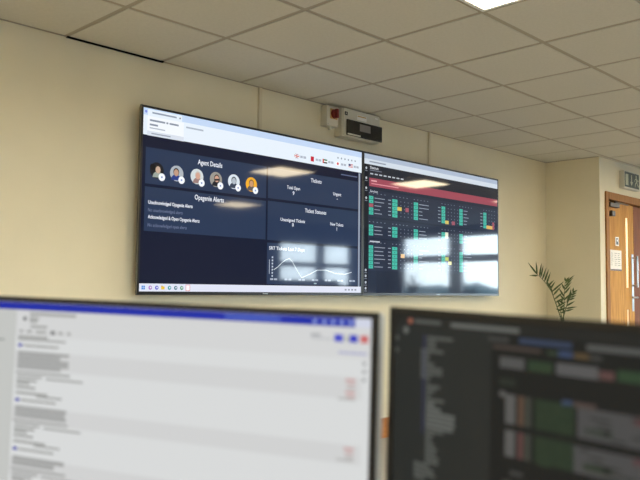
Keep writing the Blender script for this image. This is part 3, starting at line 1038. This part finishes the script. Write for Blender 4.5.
for v, w_ in ((20, 22), (44, 16), (52, 60), (60, 40), (70, 50), (84, 44)): cv.rect('side_panel_text', 14, v, 14 + w_, v + 2.6, (150, 152, 150), 3)
cv.rect('page_header', 93, 14, 575, 47, (217, 218, 218), 2)
for v0, v1 in ((66, 89), (136, 156), (200, 222), (268, 290)): cv.rect('message_band#%d' % v0, 93, v0, 566, v1, BAND, 2)
GT = (164, 165, 163)


def bar(u0, v, u1, hgt=3.2, c=GT, name='page_text'):
    cv.rect(name, u0, v - hgt / 2, u1, v + hgt / 2, c, 4)


cv.disc('toolbar_icon', 107, 25, 2.8, (96, 98, 100), 4)
bar(115, 18.5, 189, 3.6); bar(115, 24, 130); bar(115, 28, 128); bar(117, 34.5, 144)
for u0, u1 in ((99, 105), (111, 120), (126, 143), (162, 170), (176, 182)): bar(u0, 41, u1)
bar(150, 41, 157, 4.6, (110, 112, 112))
bar(97, 48, 146); bar(97, 51.5, 175, 2.6)
for k, v in enumerate((59, 128, 189.5, 258)):
    cv.rect('link_tag#%d' % k, 98, v - 2, 105, v + 2, (62, 66, 170), 5)
    bar(107, v, 164, 2.8)
    bt = (66, 135, 198, 266)[k]
    bh = (23, 15, 12, 16)[k]
    n_ = max(2, int(bh / 4.6))
    rnd = random.Random(k)
    for q in range(n_): bar(98, bt + (q + .5) * bh / n_, 181 - (rnd.uniform(0, 16) if q % 3 == 1 else 0), bh / n_ * .9, (166, 167, 166))
    s0 = bt + bh + 4
    bar(96, s0, 184, 3.0)
    bar(98, s0 + 5, 140, 3.0); bar(146, s0 + 6, 204, 2.6)
    bar(98, s0 + 10, 132); bar(98, s0 + 14, 120); bar(98, s0 + 19, 130)
    bar(98, s0 + 26, 150); bar(132, s0 + 29, 173, 2.6)
bar(507, 24, 518, 3, (170, 172, 176)); bar(507, 27.5, 531, 1.6, (190, 192, 196))
cv.rect('page_button#0', 534, 22, 544, 30, (78, 84, 200), 4)
cv.rect('page_button#1', 551, 22, 560.5, 30, (60, 66, 190), 4)
cv.rect('page_button#2', 563.5, 22, 572, 30, (206, 106, 106), 4)
cv.rect('page_button#3', 546.5, 23, 549, 29, (170, 176, 150), 4)
bar(539, 41, 571, 2, (164, 166, 206))
for v in (51, 59.5, 68): cv.disc('toolbar_icon', 568.5, v, 2.0, (150, 152, 154), 4, n=10)
for v0, v1 in ((67, 89), (138, 152), (204, 218)):
    n_ = int((v1 - v0) / 4.4)
    for q in range(n_): bar(548 + (q % 3), v0 + 2 + q * 4.4, 559, 2.6, ((206, 160, 158), (200, 172, 170), (188, 182, 180))[q % 3], 'reaction_text')
    bar(540, v1, 559, 2.4, (184, 184, 183))
cv.finish()

# ---- right monitor: dark code editor
t, w2, H = make_monitor('blurred desk monitor showing a dark code editor', (-1.2038, -3.1962, 1.1025), (-.0941, -.9952, -.0262), (-.0025, -.0261, .9997), (-.9956, .0941, 0), .58, .34, M['black_matt'], .022)
s = colored_slab('screen', -w2 + .0075, w2 - .0045, -.0005, .004, .016, H - .00375, (30, 31, 30), M['lcd'], t)
cv = Canvas(s, M['lcd'], -w2, H, -.0005, .001, .001)
cv.rect('page_background', 8, 4, 575, 324, (27, 29, 28), 1)
cv.rect('side_panel', 8, 16, 135, 324, (39, 42, 40), 2)
cv.rect('title_bar', 8, 5, 575, 16, (36, 37, 35), 2)
G1, G2 = (98, 101, 97), (84, 87, 83)


def b2(u0, v0, u1, v1, c, name='code_text'):
    if name == 'code_text' and u1 - u0 > 9 and u0 > 130: name = 'code_block#%d_%d' % (u0, v0)
    if u0 > 130:
        g_ = sum(c) / 3
        c = tuple((x * .65 + g_ * .35) * .74 for x in c)
    cv.rect(name, u0, v0, u1, v1, c, 4)


cv.disc('tool_icon', 30, 11, 3.2, (150, 92, 74), 4)
b2(36, 9, 72, 13, G2); b2(85, 9.5, 166, 14, G1)
cv.disc('tool_icon', 24, 21, 4, G1, 4); cv.disc('tool_icon', 11.5, 30, 2.5, G2, 4); cv.disc('tool_icon', 11.5, 43, 2.5, G2, 4)
b2(132, 19, 155, 23.5, G2)
b2(49.5, 24, 51, 125, (58, 60, 96), 'indent_guide')
rnd = random.Random(11)
v = 25.0
W_TREE = [88, 66, 66, 76, 58, 57, 64, 75, 75, 60, 57, 72, 66, 60, 78, 66, 74, 92, 92, 92, 90, 78, 65, 62, 66, 70, 68, 72, 72, 60, 66, 68, 54]
for i, e in enumerate(W_TREE):
    st = 54 if i < 3 or 9 < i else 46
    if i > 28: st = 39
    b2(st, v, e, v + 3.4, G1 if 15 <= i <= 20 else G2)
    v += 4.5
b2(166, 18, 220, 23, (58, 84, 130)); b2(234, 18, 330, 23, (112, 116, 112))
b2(137, 26.5, 189, 30, (100, 82, 72)); b2(196, 27, 206, 30.5, (66, 96, 64)); b2(207, 26, 221, 31, (62, 92, 150)); b2(222, 26.5, 236, 31, (132, 100, 52)); b2(237, 27, 248, 31, G2)
b2(145, 37, 172, 47, (108, 110, 108)); b2(176, 37.5, 201, 47, (56, 92, 54)); b2(205, 36.5, 245, 47, (116, 116, 116)); b2(246, 39, 259, 46, (134, 84, 80)); b2(262, 36.5, 330, 46, (58, 100, 58))
b2(145, 57, 163, 63, (56, 70, 54))
for v0, v1 in ((71, 98), (104, 128)):
    b2(152, v0, 163, v1, (120, 120, 116)); b2(166, v0, 172, v1, (132, 92, 66) if v0 < 100 else (134, 78, 74)); b2(173, v0, 180, v1, (80, 88, 74))
    b2(184, v0, 223, v1, (50, 78, 48))
    b2(226 if v0 < 100 else 221, v0 + 1, 340, v1, (100, 100, 100))
    b2(232, v1 - 10, 258, v1 - 4, (64, 84, 60))
    cv.disc('code_text', 253, v1 - 8, 2.6, (30, 32, 30), 5, n=10)
    b2(276, v0 + 2, 296, v0 + 8, (132, 70, 72)); b2(300, v0 + 12, 330, v1 - 3, (60, 96, 60))
for v0, v1 in ((71, 98), (104, 128)):
    for q in range(5):
        vv = v0 + 3 + q * 5
        for _ in range(3):
            uu = rnd.uniform(228, 330); cv.rect('code_gap', uu, vv, uu + rnd.uniform(6, 22), vv + 1.6, (40, 44, 40), 5)
        for _ in range(2):
            uu = rnd.uniform(186, 212); cv.rect('code_gap', uu, vv + 1, uu + rnd.uniform(4, 10), vv + 2.6, (44, 58, 42), 5)
b2(211, 68, 221, 73, (64, 96, 150)); b2(222, 68, 243, 73, (112, 88, 78)); b2(145, 69, 152, 74, (120, 120, 116))
b2(158, 140, 172, 144, G2); b2(270, 128, 284, 134, (120, 78, 60))
for i in range(14): b2(150 + (i % 3) * 8, 150 + i * 9, 150 + rnd.uniform(60, 220), 153.5 + i * 9, G2)
cv.finish()

# ------------------------------------------------------------------ by the windows (seen mirrored in the screens)
def spiky_plant(x, y, lab, h0=.55):
    t = thing('spiky_plant', lab, 'plant', 'spiky plants at the windows', loc=(x, y, 0))
    MB().lathe((x, y, 0), [(.13, 0), (.17, .36), (.18, .40), (.155, .40), (.15, .36)]).build('pot', M['pot'], t, smooth=True)
    MB().tube([(x, y, .36), (x + .01, y, h0 + .25)], [.022, .016], 8).build('stem', M['soil'], t)
    rnd = random.Random(int(x * 10))
    for k in range(46):
        a = rnd.uniform(0, 2 * math.pi); el = rnd.uniform(-.1, 1.35); L = rnd.uniform(.35, .6)
        z0 = h0 + rnd.uniform(0, .25)
        mb = MB()
        side = Vector((-math.sin(a), math.cos(a), 0))
        rows = []
        for tt, wv in ((0, .6), (.35, 1), (.75, .6), (1, .05)):
            p = Vector((x, y, z0)) + Vector((math.cos(a) * math.cos(el), math.sin(a) * math.cos(el), math.sin(el))) * L * tt + Vector((0, 0, -.16 * tt * tt))
            rows.append((mb.bm.verts.new(p - side * .013 * wv), mb.bm.verts.new(p + side * .013 * wv)))
        for A, B in zip(rows, rows[1:]): mb.bm.faces.new((A[0], A[1], B[1], B[0]))
        mb.build('leaf', M['leaf2'], t)


spiky_plant(10.35, -5.75, 'dark spiky potted plant mirrored low in the status board screen', .98)
spiky_plant(10.4, -4.45, 'darker spiky potted plant mirrored beside the mullion in the status board screen', .84)
for i, (x0, x1) in enumerate(((7.3, 8.75), (8.85, 9.7))):
    t = thing('low_cabinet', ('low grey office cabinet mirrored under the left window pane', 'low grey office cabinet mirrored under the right window pane')[i], 'cabinet', 'cabinets under the window', loc=(x0, YF + .5, 0))
    zt = (1.30, 1.22)[i]
    box('body', x0, x1, YF + .25, YF + .68, .02, zt, M['black_matt'], t, .006)
    for q in range(2):
        xm0 = x0 + .01 + q * (x1 - x0) / 2
        d_ = box('door', xm0, xm0 + (x1 - x0) / 2 - .02, YF + .68, YF + .7, .06, zt - .03, M['pot'], t, .003)
        box('handle', xm0 + .04, xm0 + .055, YF + .7, YF + .72, .6, .75, M['steel'], d_)

# ------------------------------------------------------------------ outdoors
structure(box('ground', -80, 200, -200, 80, -.3, -.2, M['ground']))
rnd = random.Random(5)


def tree_line(label, pts, nx, ny):
    g = MB()
    prev = None
    for x, y in pts:
        h = 1.5 + rnd.uniform(0, 1.2)
        cur = [g.bm.verts.new((x + nx * a + rnd.uniform(-.6, .6), y + ny * a + rnd.uniform(-.6, .6), zz)) for a, zz in ((0, -.25), (.8, h * .7), (2.2, h), (5, -.25))]
        if prev:
            for q in range(3): g.bm.faces.new((prev[q], prev[q + 1], cur[q + 1], cur[q]))
        prev = cur
    tag(g.build('tree_line', M['hedge']), label, 'trees', kind='stuff')


tree_line('distant dark tree line beyond the window facing the screens', [(-60 + 3.0 * i, -75) for i in range(48)], 0, -1)
tree_line('distant dark tree line beyond the wide side window', [(85, -72 + 3.0 * i) for i in range(46)], 1, 0)
